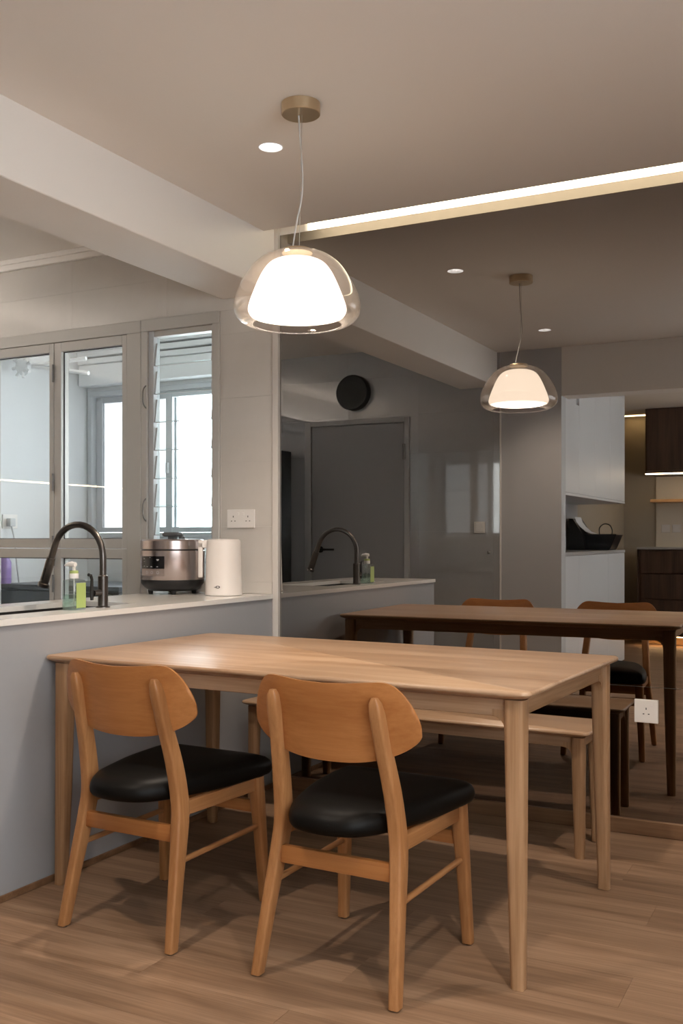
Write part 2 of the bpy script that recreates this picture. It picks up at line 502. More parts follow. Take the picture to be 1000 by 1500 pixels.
# mirror
mir = thing('wall_mirror', 'full-width bronze tinted mirror covering the wall behind the bench', 'mirror', (0, 0, 0.06))
for z0, z1 in ((0.0595, 0.5635), (0.5655, 2.507)):
    o = obj('mirror_panel', B((0.0015, 0.0, z0), (RX - .02, 0.0078, z1)), M['mirror'], mir); o.location = (0, 0, -0.06)

# LED strip in the ceiling slot
led = thing('strip_light', 'long glowing light strip in the ceiling slot above the mirror', 'light', (0.13, 0, 2.508))
obj('profile', B((0.0, 0.0, 0.0), (RX - .2, 0.008, 0.05)), M['reflector'], led)
obj('diffuser', B((0.02, -0.006, 0.002), (RX - .22, -0.0005, 0.04), 0.001), M['led'], led)

# downlights
def downlight(x, y, label, lit=1.0):
    d = thing('downlight', label, 'light', (x, y, CZ), 0, 'recessed ceiling downlights')
    bm = bmesh.new()
    prof = [(0.0455, -0.0002), (0.0445, -0.0015), (0.041, -0.0015), (0.040, 0.0), (0.029, 0.040)]
    rs = [ring_verts(bm, (0, 0, h), r, 32) for r, h in prof]
    for a, b in zip(rs, rs[1:]): bridge(bm, a, b)
    obj('reflector_ring', bm, M['reflector'], d, 40)
    obj('lamp_disc', lathe([(0.030, 0.040), (0.030, 0.046)], 24), M['down'], d)
    l = bpy.data.lights.new('downlight_lamp', 'SPOT'); l.energy = DOWN_W * lit * 4; l.color = DOWNC
    l.spot_size = math.radians(112); l.spot_blend = 0.8; l.shadow_soft_size = 0.02
    lo = bpy.data.objects.new('downlight_lamp', l); COL.objects.link(lo); lo.parent = d; lo.location = (0, 0, -0.006)
    return d
dlab = ['round recessed ceiling downlight left of the pendant lamp', 'round recessed ceiling downlight over the open floor right of the table',
        'round recessed ceiling downlight above the space behind the chairs', 'round recessed ceiling downlight in the middle of the living room ceiling']
for (x, y), lb in zip(dl_all, dlab):
    downlight(x, y, lb)

# ------------------------------------------------------------------ pendant lamp
def pendant(x, y):
    p = thing('pendant_lamp', 'double glass dome pendant lamp hanging over the dining table', 'lamp', (x, y, CZ))
    obj('ceiling_rose', lathe([(0.0, -0.036), (0.059, -0.036), (0.0612, -0.034), (0.0612, 0.0)], 48, cap0=True), M['brass'], p, 40)
    zt = -0.465   # top of the glass
    ox = -0.013   # the shade hangs a touch off the rose
    c = crom([(-0.008, 0.0, -0.036), (-0.004, 0.004, -0.12), (0.004, 0.004, -0.22), (0.004, -0.002, -0.30), (-0.012, -0.004, -0.37), (-0.030, 0, zt + .01), (-0.028, 0, zt)], 6)
    obj('cord', tube(c, 0.0026, 8), M['cord'], p, 60)
    obj('suspension_wire', tube([(0.004, 0, -0.036), (-0.006, 0, zt)], 0.0008, 6), M['steel'], p)
    obj('cap', lathe([(0.0, zt + .006), (0.045, zt + .006), (0.048, zt), (0.048, zt - .006)], 32, (ox, 0, 0)), M['brass'], p, 40)
    # outer clear shade: wide dome, lip curling in at the bottom
    prof = [(0.047, zt - .001), (0.085, zt - .010), (0.125, zt - .033), (0.157, zt - .068), (0.183, zt - .112), (0.198, zt - .152), (0.2015, zt - .178), (0.196, zt - .200),
            (0.182, zt - .217), (0.162, zt - .228), (0.140, zt - .233)]
    pr = [tuple(v) for v in [(q.x, q.z) for q in crom([(r, 0, h) for r, h in prof], 4)]]
    bm = lathe(pr, 64, (ox, 0, 0), cap0=False, cap1=False)
    sh = obj('outer_shade', bm, M['shade_glass'], p, 180)
    sd = sh.modifiers.new('solid', 'SOLIDIFY'); sd.thickness = 0.0035; sd.offset = -1
    # inner opal dome
    prof = [(0.0, zt - .022), (0.050, zt - .025), (0.085, zt - .038), (0.108, zt - .064), (0.126, zt - .099), (0.142, zt - .138), (0.154, zt - .172), (0.155, zt - .190), (0.147, zt - .204)]
    pr = [(q.x, q.z) for q in crom([(r, 0, h) for r, h in prof], 4)]
    sh2 = obj('opal_shade', lathe(pr, 64, (ox, 0, 0), cap0=True, cap1=False), M['opal'], p, 180)
    obj('diffuser', lathe([(0.0, zt - .200), (0.146, zt - .200)], 48, (ox, 0, 0), cap0=False, cap1=False), M['opal_hot'], p)
    l = bpy.data.lights.new('pendant_bulb', 'AREA'); l.shape = 'DISK'; l.size = 0.26; l.energy = PEND_W; l.color = WARM
    lo = bpy.data.objects.new('pendant_bulb', l); COL.objects.link(lo); lo.parent = p; lo.location = (ox, 0, zt - .207)
    return p
pendant(0.771, -1.170)

# ------------------------------------------------------------------ table and bench
def frame_furniture(root, L, W, H, th, apz, leg_t, leg_b, inset, cr, fil):
    rings = []
    for z, ins in ((H - 0.0005, 0.004), (H - 0.003, 0.0012), (H - 0.006, 0.0), (H - th * 0.38, 0.0), (H - th * 0.55, 0.003), (H - th, 0.030)):
        rings.append([(x, y, z) for x, y in rrect(L - 2 * ins, W - 2 * ins, max(cr - ins * .3, .006), 6)])
    obj('tabletop' if H > .6 else 'seat_board', loft(rings), M['oakx'], root, 35)
    at = 0.020
    hl, hw = L / 2 - inset, W / 2 - inset      # outer faces of the legs
    for s in (-1, 1):
        y = s * (hw - leg_t * .5)
        obj('apron', B((-hl + leg_t, y - at/2, apz), (hl - leg_t, y + at/2, H - th), 0.0015), M['oakx'], root)
        x = s * (hl - leg_t * .5)
        obj('apron', B((x - at/2, -hw + leg_t, apz), (x + at/2, hw - leg_t, H - th), 0.0015), M['oaky_shaded'], root)
    for sx in (-1, 1):
        for sy in (-1, 1):
            rings = []
            for z, w in ((0.0, leg_b * .92), (0.003, leg_b), (apz * 0.5, (leg_t * .6 + leg_b * .4)), (apz - fil, leg_t), (H - th, leg_t)):
                cx, cy = sx * (hl - w / 2), sy * (hw - w / 2)
                rings.append(section((cx, cy, z), w, w, 0.27, 3))
            bm = loft(rings)
            # curved brackets flowing from the leg into both aprons
            n = 6; cxl = sx * (hl - leg_t * .5); cyl = sy * (hw - leg_t * .5)
            for ax in (0, 1):
                prof = [(0, -fil), (0, 0.0), (fil, 0.0)]
                arc = [(fil - fil * math.cos(a), -fil + fil * math.sin(a)) for a in [PI/2 * (1 - i / n) for i in range(n + 1)]]
                pl = [(-.006, -fil), (-.006, .018), (fil, .018)] + [(fil - fil * math.cos(PI/2 * (1 - i / n)), -fil + fil * math.sin(PI/2 * (1 - i / n))) for i in range(n + 1)]
                dirs = -sx if ax == 0 else -sy
                def P(u, v, o):
                    if ax == 0: return (sx * (hl - leg_t) + dirs * u, cyl + o, apz + v)
                    return (cxl + o, sy * (hw - leg_t) + dirs * u, apz + v)
                a = [bm.verts.new(P(u, v, -at/2 - .001)) for u, v in pl]
                b = [bm.verts.new(P(u, v, at/2 + .001)) for u, v in pl]
                bm.faces.new(a); bm.faces.new(b); bridge(bm, a, b)
            obj('leg', bm, M['oakz_shaded'], root, 40)
tb = thing('dining_table', 'pale oak dining table in front of the mirror, two chairs pulled up to it', 'table', (0.812, -1.045, 0), math.radians(-2.2))
frame_furniture(tb, 1.645, 0.905, 0.750, 0.026, 0.678, 0.054, 0.036, 0.024, 0.03, 0.034)
bn = thing('bench', 'long pale oak bench between the dining table and the mirror', 'bench', (0.768, -0.250, 0), math.radians(-2.2))
frame_furniture(bn, 1.475, 0.30, 0.450, 0.024, 0.388, 0.046, 0.034, 0.022, 0.025, 0.03)

# ------------------------------------------------------------------ chairs
def make_chair(label, loc, rz):
    c = thing('dining_chair', label, 'chair', loc, rz, 'wooden dining chairs with black seats')
    # rear posts (leg and back upright in one bent piece)
    for s in (-1, 1):
        key = [((0.199, -0.226, 0.004), .027, .032), ((0.187, -0.192, 0.17), .030, .039), ((0.174, -0.157, 0.33), .033, .050), ((0.168, -0.151, 0.40), .034, .050),
               ((0.162, -0.167, 0.50), .034, .047), ((0.153, -0.196, 0.61), .034, .041), ((0.148, -0.222, 0.70), .033, .036), ((0.147, -0.231, 0.730), .027, .028), ((0.1465, -0.2345, 0.744), .014, .015)]
        cs = crom([k[0] for k in key[:-2]], 4) + [Vector(k[0]) for k in key[-2:]]
        ws = []
        for i in range(len(key) - 3):
            for j in range(4):
                t = j / 4; ws.append((key[i][1] * (1 - t) + key[i+1][1] * t, key[i][2] * (1 - t) + key[i+1][2] * t))
        ws.append(key[-3][1:]); ws += [key[-2][1:], key[-1][1:]]
        bm = loft([section((s * p.x, p.y, p.z), w[0], w[1], 0.22, 3) for p, w in zip(cs, ws)])
        lg = obj('leg', bm, M['beechz'], c, 50)
        obj('foot_pad', lathe([(0.010, 0.0), (0.011, 0.005)], 16, (s * .199, -.226, 0)), M['foot'], lg)
    for s in (-1, 1):
        key = [((s * .199, .228, .004), .029, .029), ((s * .190, .217, .20), .034, .034), ((s * .181, .207, .372), .041, .041), ((s * .180, .206, .392), .041, .041)]
        bm = loft([section(k[0], k[1], k[2], 0.22, 3) for k in key])
        lg = obj('leg', bm, M['beechz'], c, 50)
        obj('foot_pad', lathe([(0.010, 0.0), (0.011, 0.005)], 16, (s * .199, .228, 0)), M['foot'], lg)
    # rails
    def bar(a, b, h, t, name, m):
        a, b = Vector(a), Vector(b); d = (b - a).normalized(); n = Vector((-d.y, d.x, 0)).normalized() * t / 2
        bm = bmesh.new(); R = []
        for p in (a, b):
            R.append([bm.verts.new(p + n + Vector((0,0,h/2))), bm.verts.new(p - n + Vector((0,0,h/2))), bm.verts.new(p - n - Vector((0,0,h/2))), bm.verts.new(p + n - Vector((0,0,h/2)))])
        bridge(bm, R[0], R[1]); bm.faces.new(R[0]); bm.faces.new(R[1])
        bmesh.ops.bevel(bm, geom=list(bm.edges), offset=0.003, segments=2, profile=0.5, affect='EDGES')
        return obj(name, bm, m, c, 40)
    bar((-.166, -.165, .305), (.166, -.165, .305), .046, .020, 'stretcher', M['beechx'])
    bar((-.176, .212, .298), (.176, .212, .298), .038, .020, 'stretcher', M['beechx'])
    bar((-.166, .206, .368), (.166, .206, .368), .038, .020, 'seat_rail', M['beechx'])
    for s in (-1, 1):
        bar((s * .168, -.130, .370), (s * .178, .195, .370), .040, .022, 'seat_rail', M['beechy'])
        obj('dowel_stretcher', tube([(s * .182, -.165, .232), (s * .187, .210, .240)], 0.0085, 12), M['beechy'], c, 60)
    # cushion
    half = [(0, .266), (.10, .268), (.186, .264), (.212, .246), (.211, .16), (.192, .02), (.160, -.10), (.132, -.18), (.082, -.240)]
    ctrl = [(x, y, 0) for x, y in half] + [(0, -.260, 0)] + [(-x, y, 0) for x, y in half[1:][::-1]]
    ol = crom(ctrl, 5, closed=True)
    bm = bmesh.new(); rings = []
    for s_, z in ((.60, .3925), (.93, .3935), (.975, .398), (.995, .406), (1.0, .415), (.992, .427), (.97, .438), (.925, .448), (.85, .4555), (.7, .461), (.45, .4635), (.2, .464)):
        rings.append([bm.verts.new((p.x * s_, (p.y - .02) * s_ + .02, z)) for p in ol])
    for a, b in zip(rings, rings[1:]): bridge(bm, a, b)
    bm.faces.new(rings[0]); bm.faces.new(rings[-1])
    obj('seat', bm, M['leather'], c, 180)
    # curved backrest
    bm = bmesh.new(); NX, NZ, T = 56, 8, 0.011
    W2, zc = 0.240, 0.662
    TP = [(0, .110), (.3, .1125), (.5, .1165), (.64, .119), (.71, .117), (.77, .111), (.83, .098), (.88, .082), (.925, .063), (.96, .044), (.985, .028), (1.0, 0.012)]
    def TOPC(a):
        for (a0, h0), (a1, h1) in zip(TP, TP[1:]):
            if a <= a1: return h0 + (h1 - h0) * (a - a0) / (a1 - a0)
        return 0
    def pt(i, k, back):
        x = -W2 * math.cos(PI * i / NX); a = min(abs(x) / W2, 1)
        top = zc + TOPC(a)
        bot = zc - 0.014 - 0.077 * max(0, 1 - a ** 2.5) ** (1 / 1.5)
        z = bot + (top - bot) * k / NZ
        y = -0.228 + 0.054 * a * a - (z - 0.67) * 0.20
        e = min(1, (1 - a) * 18) * 1.0
        t_ = T * (0.45 + 0.55 * min(1, e)) * (0.6 if k in (0, NZ) else 1)
        return (x, y + T / 2 + (-t_ / 2 if back else t_ / 2), z)
    G = {}
    for bk in (0, 1):
        for i in range(NX + 1):
            for k in range(NZ + 1):
                G[bk, i, k] = bm.verts.new(pt(i, k, bk))
    def quad(a, b, c_, d):
        vs = []
        for v in (a, b, c_, d):
            if v not in vs: vs.append(v)
        if len(vs) > 2: bm.faces.new(vs)
    for bk in (0, 1):
        for i in range(NX):
            for k in range(NZ):
                quad(G[bk, i, k], G[bk, i+1, k], G[bk, i+1, k+1], G[bk, i, k+1])
    for i in range(NX):
        for k in (0, NZ):
            quad(G[0, i, k], G[0, i+1, k], G[1, i+1, k], G[1, i, k])
    for k in range(NZ):
        for i in (0, NX):
            quad(G[0, i, k], G[0, i, k+1], G[1, i, k+1], G[1, i, k])
    obj('backrest', bm, M['beechx'], c, 50)
    return c
ch = make_chair('wooden dining chair with black padded seat, nearest the grey counter panel', (0.484, -1.478, 0), math.radians(-2.6))
dup(ch, (1.160, -1.500, 0), math.radians(-2.4), 'wooden dining chair with black padded seat, beside the front corner leg of the table', 'wooden dining chairs with black seats')

# ------------------------------------------------------------------ counter (peninsula)
CT = 0.877; CB = -0.605; CY = -1.95
cp = thing('counter_cabinet', 'grey laminate peninsula base cabinet between kitchen and dining table', 'cabinet', (-0.3, -0.97, 0))
def P0(o, p): o.location = tuple(-v for v in p.location); return o
P0(obj('front_panel', B((PX - .018, CY, 0.0), (PX, -0.017, CT - .02)), M['panel'], cp), cp)
P0(obj('end_panel', B((CB + .02, CY, 0.0), (PX - .0185, CY + .018, CT - .02)), M['panel'], cp), cp)
P0(obj('back_panel', B((CB + .02, CY + .0185, 0.08), (CB + .036, -0.02, CT - .02)), M['panel'], cp), cp)
HX0, HX1, HY0, HY1 = -0.47, -0.175, -1.52, -0.80
bm = bmesh.new()
for u0, v0, u1, v1 in subtract((CB, CY - .01, PX + .006, -0.0165), [(HX0, HY0, HX1, HY1)]):
    box(bm, (u0, v0, CT - .0195), (u1, v1, CT))
box(bm, (-2.05, -0.25, CT - .0195), (CB, -0.0165, CT)) if False else None
top = obj('worktop', bm, M['quartz'], None)
tag(top, 'pale quartz worktop lying on the grey peninsula', 'worktop')
bm = boxes([((HX0, HY0, .70), (HX1, HY1, .705)), ((HX0 - .004, HY0, .70), (HX0, HY1, CT - .0196)), ((HX1, HY0, .70), (HX1 + .004, HY1, CT - .0196)),
            ((HX0, HY0 - .004, .70), (HX1, HY0, CT - .0196)), ((HX0, HY1, .70), (HX1, HY1 + .004, CT - .0196))])
tag(obj('sink', bm, M['mblack']), 'black undermount sink set into the pale worktop', 'sink')
struct(obj('trim_6', B((CB, -0.016, CT + .0005), (PX - .001, -0.0005, CT + .055), 0.001), M['tile']), 'low tiled upstand where the worktop meets the wall')

# faucet
f = thing('kitchen_faucet', 'tall gooseneck gunmetal kitchen faucet beside the sink', 'faucet', (-0.13, -1.05, CT))
obj('base_ring', lathe([(0.026, 0.0), (0.026, 0.003), (0.020, 0.006)], 32), M['gun'], f, 40)
obj('body', lathe([(0.0185, 0.005), (0.0185, 0.115), (0.0145, 0.119)], 32), M['gun'], f, 40)
z0 = 0.185
pts = [(0, 0, 0.115), (0, 0, 0.16), (0, 0, z0)]
R = 0.120
for i in range(1, 16):
    a = PI * i / 15 * 0.885
    pts.append((-R + R * math.cos(a), 0, z0 + R * math.sin(a)))
pts += [(-0.243, 0, 0.198), (-0.2515, 0, 0.176)]
obj('spout', tube(pts, 0.0125, 16), M['gun'], f, 60)
sp = obj('spray_head', tube([(-0.2505, 0, 0.180), (-0.2555, 0, 0.166), (-0.2855, 0, 0.087), (-0.287, 0, 0.083), (-0.2915, 0, 0.071)], [0.0155, 0.0165, 0.0175, 0.0215, 0.0215], 20), M['gun'], f, 40)
obj('spray_button', tube([(-0.264, -0.012, 0.142), (-0.281, -0.013, 0.098)], 0.0065, 10), M['black'], sp, 60)
obj('valve', tube([(0, -0.012, 0.055), (0, -0.052, 0.055)], 0.0115, 16), M['gun'], f, 40)
obj('lever', tube([(0, -0.060, 0.030), (0, -0.062, 0.06), (0, -0.060, 0.105), (0, -0.066, 0.120), (0, -0.078, 0.122)], [0.006, 0.0065, 0.0055, 0.006, 0.006], 12), M['mblack'], f, 60)

# soap bottle
b = thing('soap_bottle', 'clear square pump bottle with lime green label beside the faucet', 'bottle', (-0.135, -1.198, CT + .0005))
def rr_loft(w, d, r, zs, n=4):
    return loft([[(x, y, z) for x, y in rrect(w * s, d * s, r * s, n)] for z, s in zs])
obj('bottle_body', rr_loft(.064, .064, .012, [(0.0, .94), (.004, 1), (.098, 1), (.105, .93), (.108, .4), (.112, .38)]), M['bottle'], b, 40)
obj('soap', rr_loft(.058, .058, .010, [(0.003, .94), (.007, 1), (.055, 1)]), M['liquid'], b, 40)
obj('label', B((.0324, -.024, .008), (.0332, .024, .096)), M['lime'], b)
obj('collar', lathe([(.016, .111), (.0165, .113), (.0165, .128), (.014, .130)], 24), M['white'], b, 40)
obj('collar_band', lathe([(.0155, .128), (.0155, .137), (.012, .139)], 24), M['lime'], b, 40)
obj('pump', tube([(0, 0, .136), (0, 0, .158)], [.006, .006], 12), M['white'], b, 40)
obj('nozzle', tube([(.010, -.004, .160), (-.008, -.002, .162), (-.030, -.003, .160), (-.037, -.004, .155)], [.008, .010, .006, .0045], 12), M['white'], b, 40)
obj('dip_tube', tube([(0, 0, .015), (0, 0, .11)], .0022, 8), M['white'], b)

# rice cooker
rc = thing('rice_cooker', 'round rose steel multi cooker with black base standing on the worktop', 'cooker', (-0.472, -0.168, CT))
obj('base', lathe([(0.108, 0.016), (0.128, 0.032), (0.144, 0.050), (0.1455, 0.066)], 56), M['black'], rc, 40)
obj('body', lathe([(0.1445, 0.066), (0.1460, 0.069), (0.1460, 0.198), (0.1435, 0.200)], 56), M['rose'], rc, 40)
obj('seam', lathe([(0.1425, 0.200), (0.1425, 0.204)], 56), M['black'], rc, 40)
obj('lid', lathe([(0.1435, 0.204), (0.1460, 0.206), (0.1460, 0.243), (0.138, 0.250), (0.0, 0.252)], 56), M['rose'], rc, 40)
bm = rr_loft(.045, .030, .012, [(.252, 1), (.266, 1)])
bm2 = rr_loft(.105, .046, .020, [(.262, .8), (.267, 1), (.277, 1), (.282, .85)])
me_ = bpy.data.meshes.new('t'); bm2.to_mesh(me_); bm.from_mesh(me_); bm2.free()
obj('lid_handle', bm, M['lid_handle'], rc, 40)
obj('steam_valve', lathe([(0.014, .252), (0.014, .262), (0.009, .266)], 20, (0.052, 0, 0)), M['lid_handle'], rc, 40)
for a in (0.9, 2.3, 3.9, 5.4):
    obj('foot', lathe([(0.010, 0.0), (0.013, 0.018)], 16, (0.100 * math.cos(a), 0.100 * math.sin(a), 0)), M['black'], rc, 40)
def curved_plate(r, a0, a1, z0, z1, t, n=10, bm=None):
    bm = bm or bmesh.new(); R0 = []
    for i in range(n + 1):
        a = math.radians(a0 + (a1 - a0) * i / n)
        R0.append([bm.verts.new((q * math.cos(a), q * math.sin(a), z)) for q, z in ((r, z0), (r + t, z0), (r + t, z1), (r, z1))])
    for p, q in zip(R0, R0[1:]): bridge(bm, p, q)
    bm.faces.new(R0[0]); bm.faces.new(R0[-1])
    return bm
cpn = obj('control_panel', curved_plate(.1455, -122, -68, .118, .174, .0022), M['display'], rc, 30)
bm = bmesh.new()
for a, z, w, h in ((-112, .160, 2.4, .005), (-112, .148, 2.2, .003), (-112, .128, 2.6, .003), (-103, .126, 3, .002), (-93, .126, 4, .002), (-81, .126, 3, .002), (-80, .158, 5, .003), (-80, .154, 3, .003), (-96, .167, 1.6, .002)):
    curved_plate(.1478, a - w / 2, a + w / 2, z, z + h, .0003, 2, bm)
obj('display_marks', bm, M['icon'], cpn)['kind'] = 'stuff'
kp = obj('key_strip', curved_plate(.1455, -122, -68, .086, .117, .0018), M['keys'], rc, 30)
for a in (-104, -92, -80):
    ra = math.radians(a)
    bm = bmesh.new(); n = 20; r0, r1 = .0062, .0052; A = []; Bv = []
    for i in range(n):
        t = 2 * PI * i / n
        for rr_, lst in ((r0, A), (r1, Bv)):
            aa = ra + rr_ * math.cos(t) / .1476
            lst.append(bm.verts.new((.1477 * math.cos(aa), .1477 * math.sin(aa), .101 + rr_ * math.sin(t))))
    bridge(bm, A, Bv)
    obj('button_ring', bm, M['icon'], kp)

# kettle
k = thing('electric_kettle', 'white cylindrical electric kettle on the worktop right of the cooker', 'kettle', (-0.185, -0.178, CT))
obj('body', lathe([(0.074, 0.0), (0.0835, 0.002), (0.0835, 0.010), (0.082, 0.012), (0.0755, 0.240), (0.0735, 0.246), (0.070, 0.247)], 48), M['kettle'], k, 40)
obj('lid', lathe([(0.0695, 0.2475), (0.0695, 0.250), (0.0, 0.252)], 48), M['kettle'], k, 40)
# handle on the side that shows left in the photo (direction -0.8,-0.6)
hd = Vector((-0.86, -0.52, 0)).normalized(); hn = Vector((-hd.y, hd.x, 0))
def hbox(bm, u0, u1, v, z0, z1, z0b=None, z1b=None):
    z0b = z0 if z0b is None else z0b; z1b = z1 if z1b is None else z1b
    pts = [hd*u0 - hn*v + Vector((0,0,z0)), hd*u1 - hn*v + Vector((0,0,z0b)), hd*u1 + hn*v + Vector((0,0,z0b)), hd*u0 + hn*v + Vector((0,0,z0)),
           hd*u0 - hn*v + Vector((0,0,z1)), hd*u1 - hn*v + Vector((0,0,z1b)), hd*u1 + hn*v + Vector((0,0,z1b)), hd*u0 + hn*v + Vector((0,0,z1))]
    vs = [bm.verts.new(p) for p in pts]
    fs = [bm.faces.new([vs[i] for i in f_]) for f_ in ((3,2,1,0),(4,5,6,7),(0,1,5,4),(1,2,6,5),(2,3,7,6),(3,0,4,7))]
    bmesh.ops.bevel(bm, geom=list({e for f_ in fs for e in f_.edges}), offset=.003, segments=2, profile=.5, affect='EDGES')
bm = bmesh.new()
hbox(bm, .066, .112, .012, .212, .246)
hbox(bm, .092, .112, .012, .080, .236)
obj('handle', bm, M['kettle'], k, 40)
# maker's oval mark low on the side facing the camera
ca = math.atan2(-0.84, 0.545) - 0.30
bm = bmesh.new(); A = []; Bv = []
for i in range(24):
    t = 2 * PI * i / 24
    for s_, lst in ((1, A), (.62, Bv)):
        aa = ca + s_ * .010 * math.cos(t) / .0826
        lst.append(bm.verts.new((.0826 * math.cos(aa), .0826 * math.sin(aa), .040 + s_ * .0055 * math.sin(t))))
bridge(bm, A, Bv)
curved_plate(.0824, math.degrees(ca) - 12, math.degrees(ca) - 6, .0385, .0405, .0004, 2, bm)
obj('emblem', bm, M['hole'], k)

# ------------------------------------------------------------------ sockets
def socket(name, label, cx, cz, w, h, gangs, y=0.0, parent=None):
    s = thing(name, label, 'socket', (cx, y, cz), 0)
    pl = obj('face_plate', B((-w/2, -0.008, -h/2), (w/2, 0.0, h/2), 0.0025, 2), M['socket'], s)
    for g in gangs:
        bm = boxes([((g - .0018, -.0088, .006), (g + .0018, -.0078, .014)), ((g - .0125, -.0088, -.012), (g - .0065, -.0078, -.0085)), ((g + .0065, -.0088, -.012), (g + .0125, -.0078, -.0085))])
        obj('pin_holes', bm, M['hole'], s)
    return s
s = socket('wall_socket', 'white double wall socket between the louvre window and the trim', -0.205, 1.222, .150, .086, (-.040, .040))
for g in (-.014, .014):
    obj('switch_rocker', B((g - .006, -.0095, .016), (g + .006, -.0078, .030), .001), M['socket'], s)
s = socket('wall_socket', 'white single socket mounted low on the tinted mirror', 1.6205, 0.473, .088, .088, (0,), -0.0005)
obj('switch_rocker', B((.014, -.0095, .020), (.028, -.0078, .032), .001), M['socket'], s)

# ------------------------------------------------------------------ kitchen windows
w1 = thing('window_1', 'pale aluminium folding window with tall upper and short lower panes', 'window', (0, 0, 0)); del w1['category']; struct(w1)
y0f, y1f = -0.012, 0.075
obj('frame', boxes([((-2.30, y0f, 2.138), (-0.782, y1f, 2.1975)), ((-0.868, y0f, .62), (-0.782, y1f, 2.138)), ((-2.30, y0f, .62), (-2.26, y1f, 2.138)), ((-2.26, y0f, .62), (-0.868, y1f, .65))], 0.002), M['alu'], w1)
cols = [(-2.255, -1.822), (-1.818, -1.345), (-1.341, -0.870)]
for x0, x1 in cols:
    for z0, z1 in ((0.653, 1.078), (1.082, 2.136)):
        fr = 0.047
        sash = obj('sash', boxes([((x0, y0f + .004, z0), (x0 + fr, 0.05, z1)), ((x1 - fr + .018, y0f + .004, z0), (x1, 0.05, z1)), ((x0 + fr, y0f + .004, z1 - fr), (x1 - fr + .018, 0.05, z1)), ((x0 + fr, y0f + .004, z0), (x1 - fr + .018, 0.05, z0 + fr))], 0.0015), M['alu'], w1)
        a, c = x0 + fr, x1 - fr + .018
        obj('gasket', boxes([((a, .012, z0 + fr), (a + .005, .016, z1 - fr)), ((c - .004, .012, z0 + fr), (c, .016, z1 - fr)), ((a, .012, z1 - fr - .004), (c, .016, z1 - fr)), ((a, .012, z0 + fr), (c, .016, z0 + fr + .003))]), M['alu_dark'], sash)
        obj('pane', B((a, .017, z0 + fr), (c, .021, z1 - fr)), M['glass'], sash)
for x in (-1.343,):
    for z in (1.42, 1.98, 1.10, 0.90):
        obj('hinge', lathe([(.005, -.045), (.005, .045)], 12, (x, y0f - .004, z)), M['hinge'], w1, 40)
obj('latch', B((-1.347, y0f - .014, .99), (-1.335, y0f + .003, 1.045), .002), M['hinge'], w1)

w2 = thing('window_2', 'tall louvre window with tilted clear glass blades beside the wall', 'window', (0, 0, 0)); del w2['category']; struct(w2)
obj('frame', boxes([((-0.780, y0f, 2.140), (-0.3215, y1f, 2.1975)), ((-0.780, y0f, .62), (-0.742, y1f, 2.140)), ((-0.362, y0f, .62), (-0.3215, y1f, 2.140)), ((-0.742, y0f, .62), (-0.362, y1f, .87))], 0.002), M['alu'], w2)
obj('clip_channel', boxes([((-0.7415, .000, .90), (-0.712, .05, 2.14)), ((-0.372, .000, .90), (-0.3625, .05, 2.14))], 0.001), M['clip'], w2)
obj('top_rail', B((-0.712, .004, 2.112), (-0.372, .05, 2.14), .001), M['alu'], w2)
pitch = 0.1372
for i in range(9):
    zb = 2.112 - (i + 1) * pitch
    a = 0.10
    # blade leans: bottom edge outwards over the one below
    rt, rb = (0.030, zb + pitch + .006), (0.008, zb - .002)
    n = Vector((0, rt[1] - rb[1], -(rt[0] - rb[0]))).normalized() * .0025
    bm = bmesh.new(); P_ = []
    for x in (-0.709, -0.374):
        P_.append([bm.verts.new(Vector((x, y, z)) + n * sg) for (y, z), sg in ((rb, -1), (rt, -1), (rt, 1), (rb, 1))])
    bridge(bm, P_[0], P_[1]); bm.faces.new(P_[0]); bm.faces.new(P_[1])
    bl = obj('louvre_blade', bm, M['louvre'], w2)
    obj('blade_edge', B((-0.709, rb[0] - .004, rb[1] - .0035), (-0.374, rb[0] + .004, rb[1] - .0010)), M['clip'], bl)
    cl = boxes([((-0.7125, .004, zb - .004), (-0.7045, .010, zb + pitch * .80)), ((-0.3785, .004, zb - .004), (-0.3735, .010, zb + pitch * .80))])
    bmesh.ops.rotate(cl, verts=cl.verts, cent=(-.706, .006, zb), matrix=Matrix.Rotation(-.16, 3, 'X'))
    obj('blade_clip', cl, M['clip'], w2)
for z in (1.82, 1.27):
    pts = [(-0.748, y0f - .002, z + .055), (-0.752, y0f - .018, z + .03), (-0.750, y0f - .020, z - .03), (-0.746, y0f - .002, z - .055)]
    obj('louvre_handle', tube(crom(pts, 5), .0035, 10), M['hinge'], w2, 60)

# ------------------------------------------------------------------ service balcony behind the windows
bw = struct(obj('wall_balcony', boxes([((-2.40, .121, 0), (-2.27, 1.30, KZ - .001)), ((1.75, .121, 0), (1.85, 1.30, KZ - .001))] +
     [((u0, 1.30, v0), (u1, 1.40, v1)) for u0, v0, u1, v1 in subtract((-2.40, 0, 1.85, KZ - .001), [(-2.262, 1.138, 1.60, 2.115)])]), M['balwall']))
struct(obj('floor', B((-2.27, .121, -.006), (1.75, 1.3, 0.0)), M['greytop']), 'pale floor of the service balcony')
w3 = thing('window_3', 'bright sliding balcony window beyond the folding window', 'window', (0, 0, 0)); del w3['category']; struct(w3)
obj('frame', boxes([((-2.262, 1.29, 2.080), (1.60, 1.37, 2.115)), ((-2.262, 1.29, 1.138), (1.60, 1.37, 1.170)), ((-2.262, 1.29, 1.17), (-2.225, 1.37, 2.08)), ((1.565, 1.29, 1.17), (1.60, 1.37, 2.08))], .002), M['balframe'], w3)
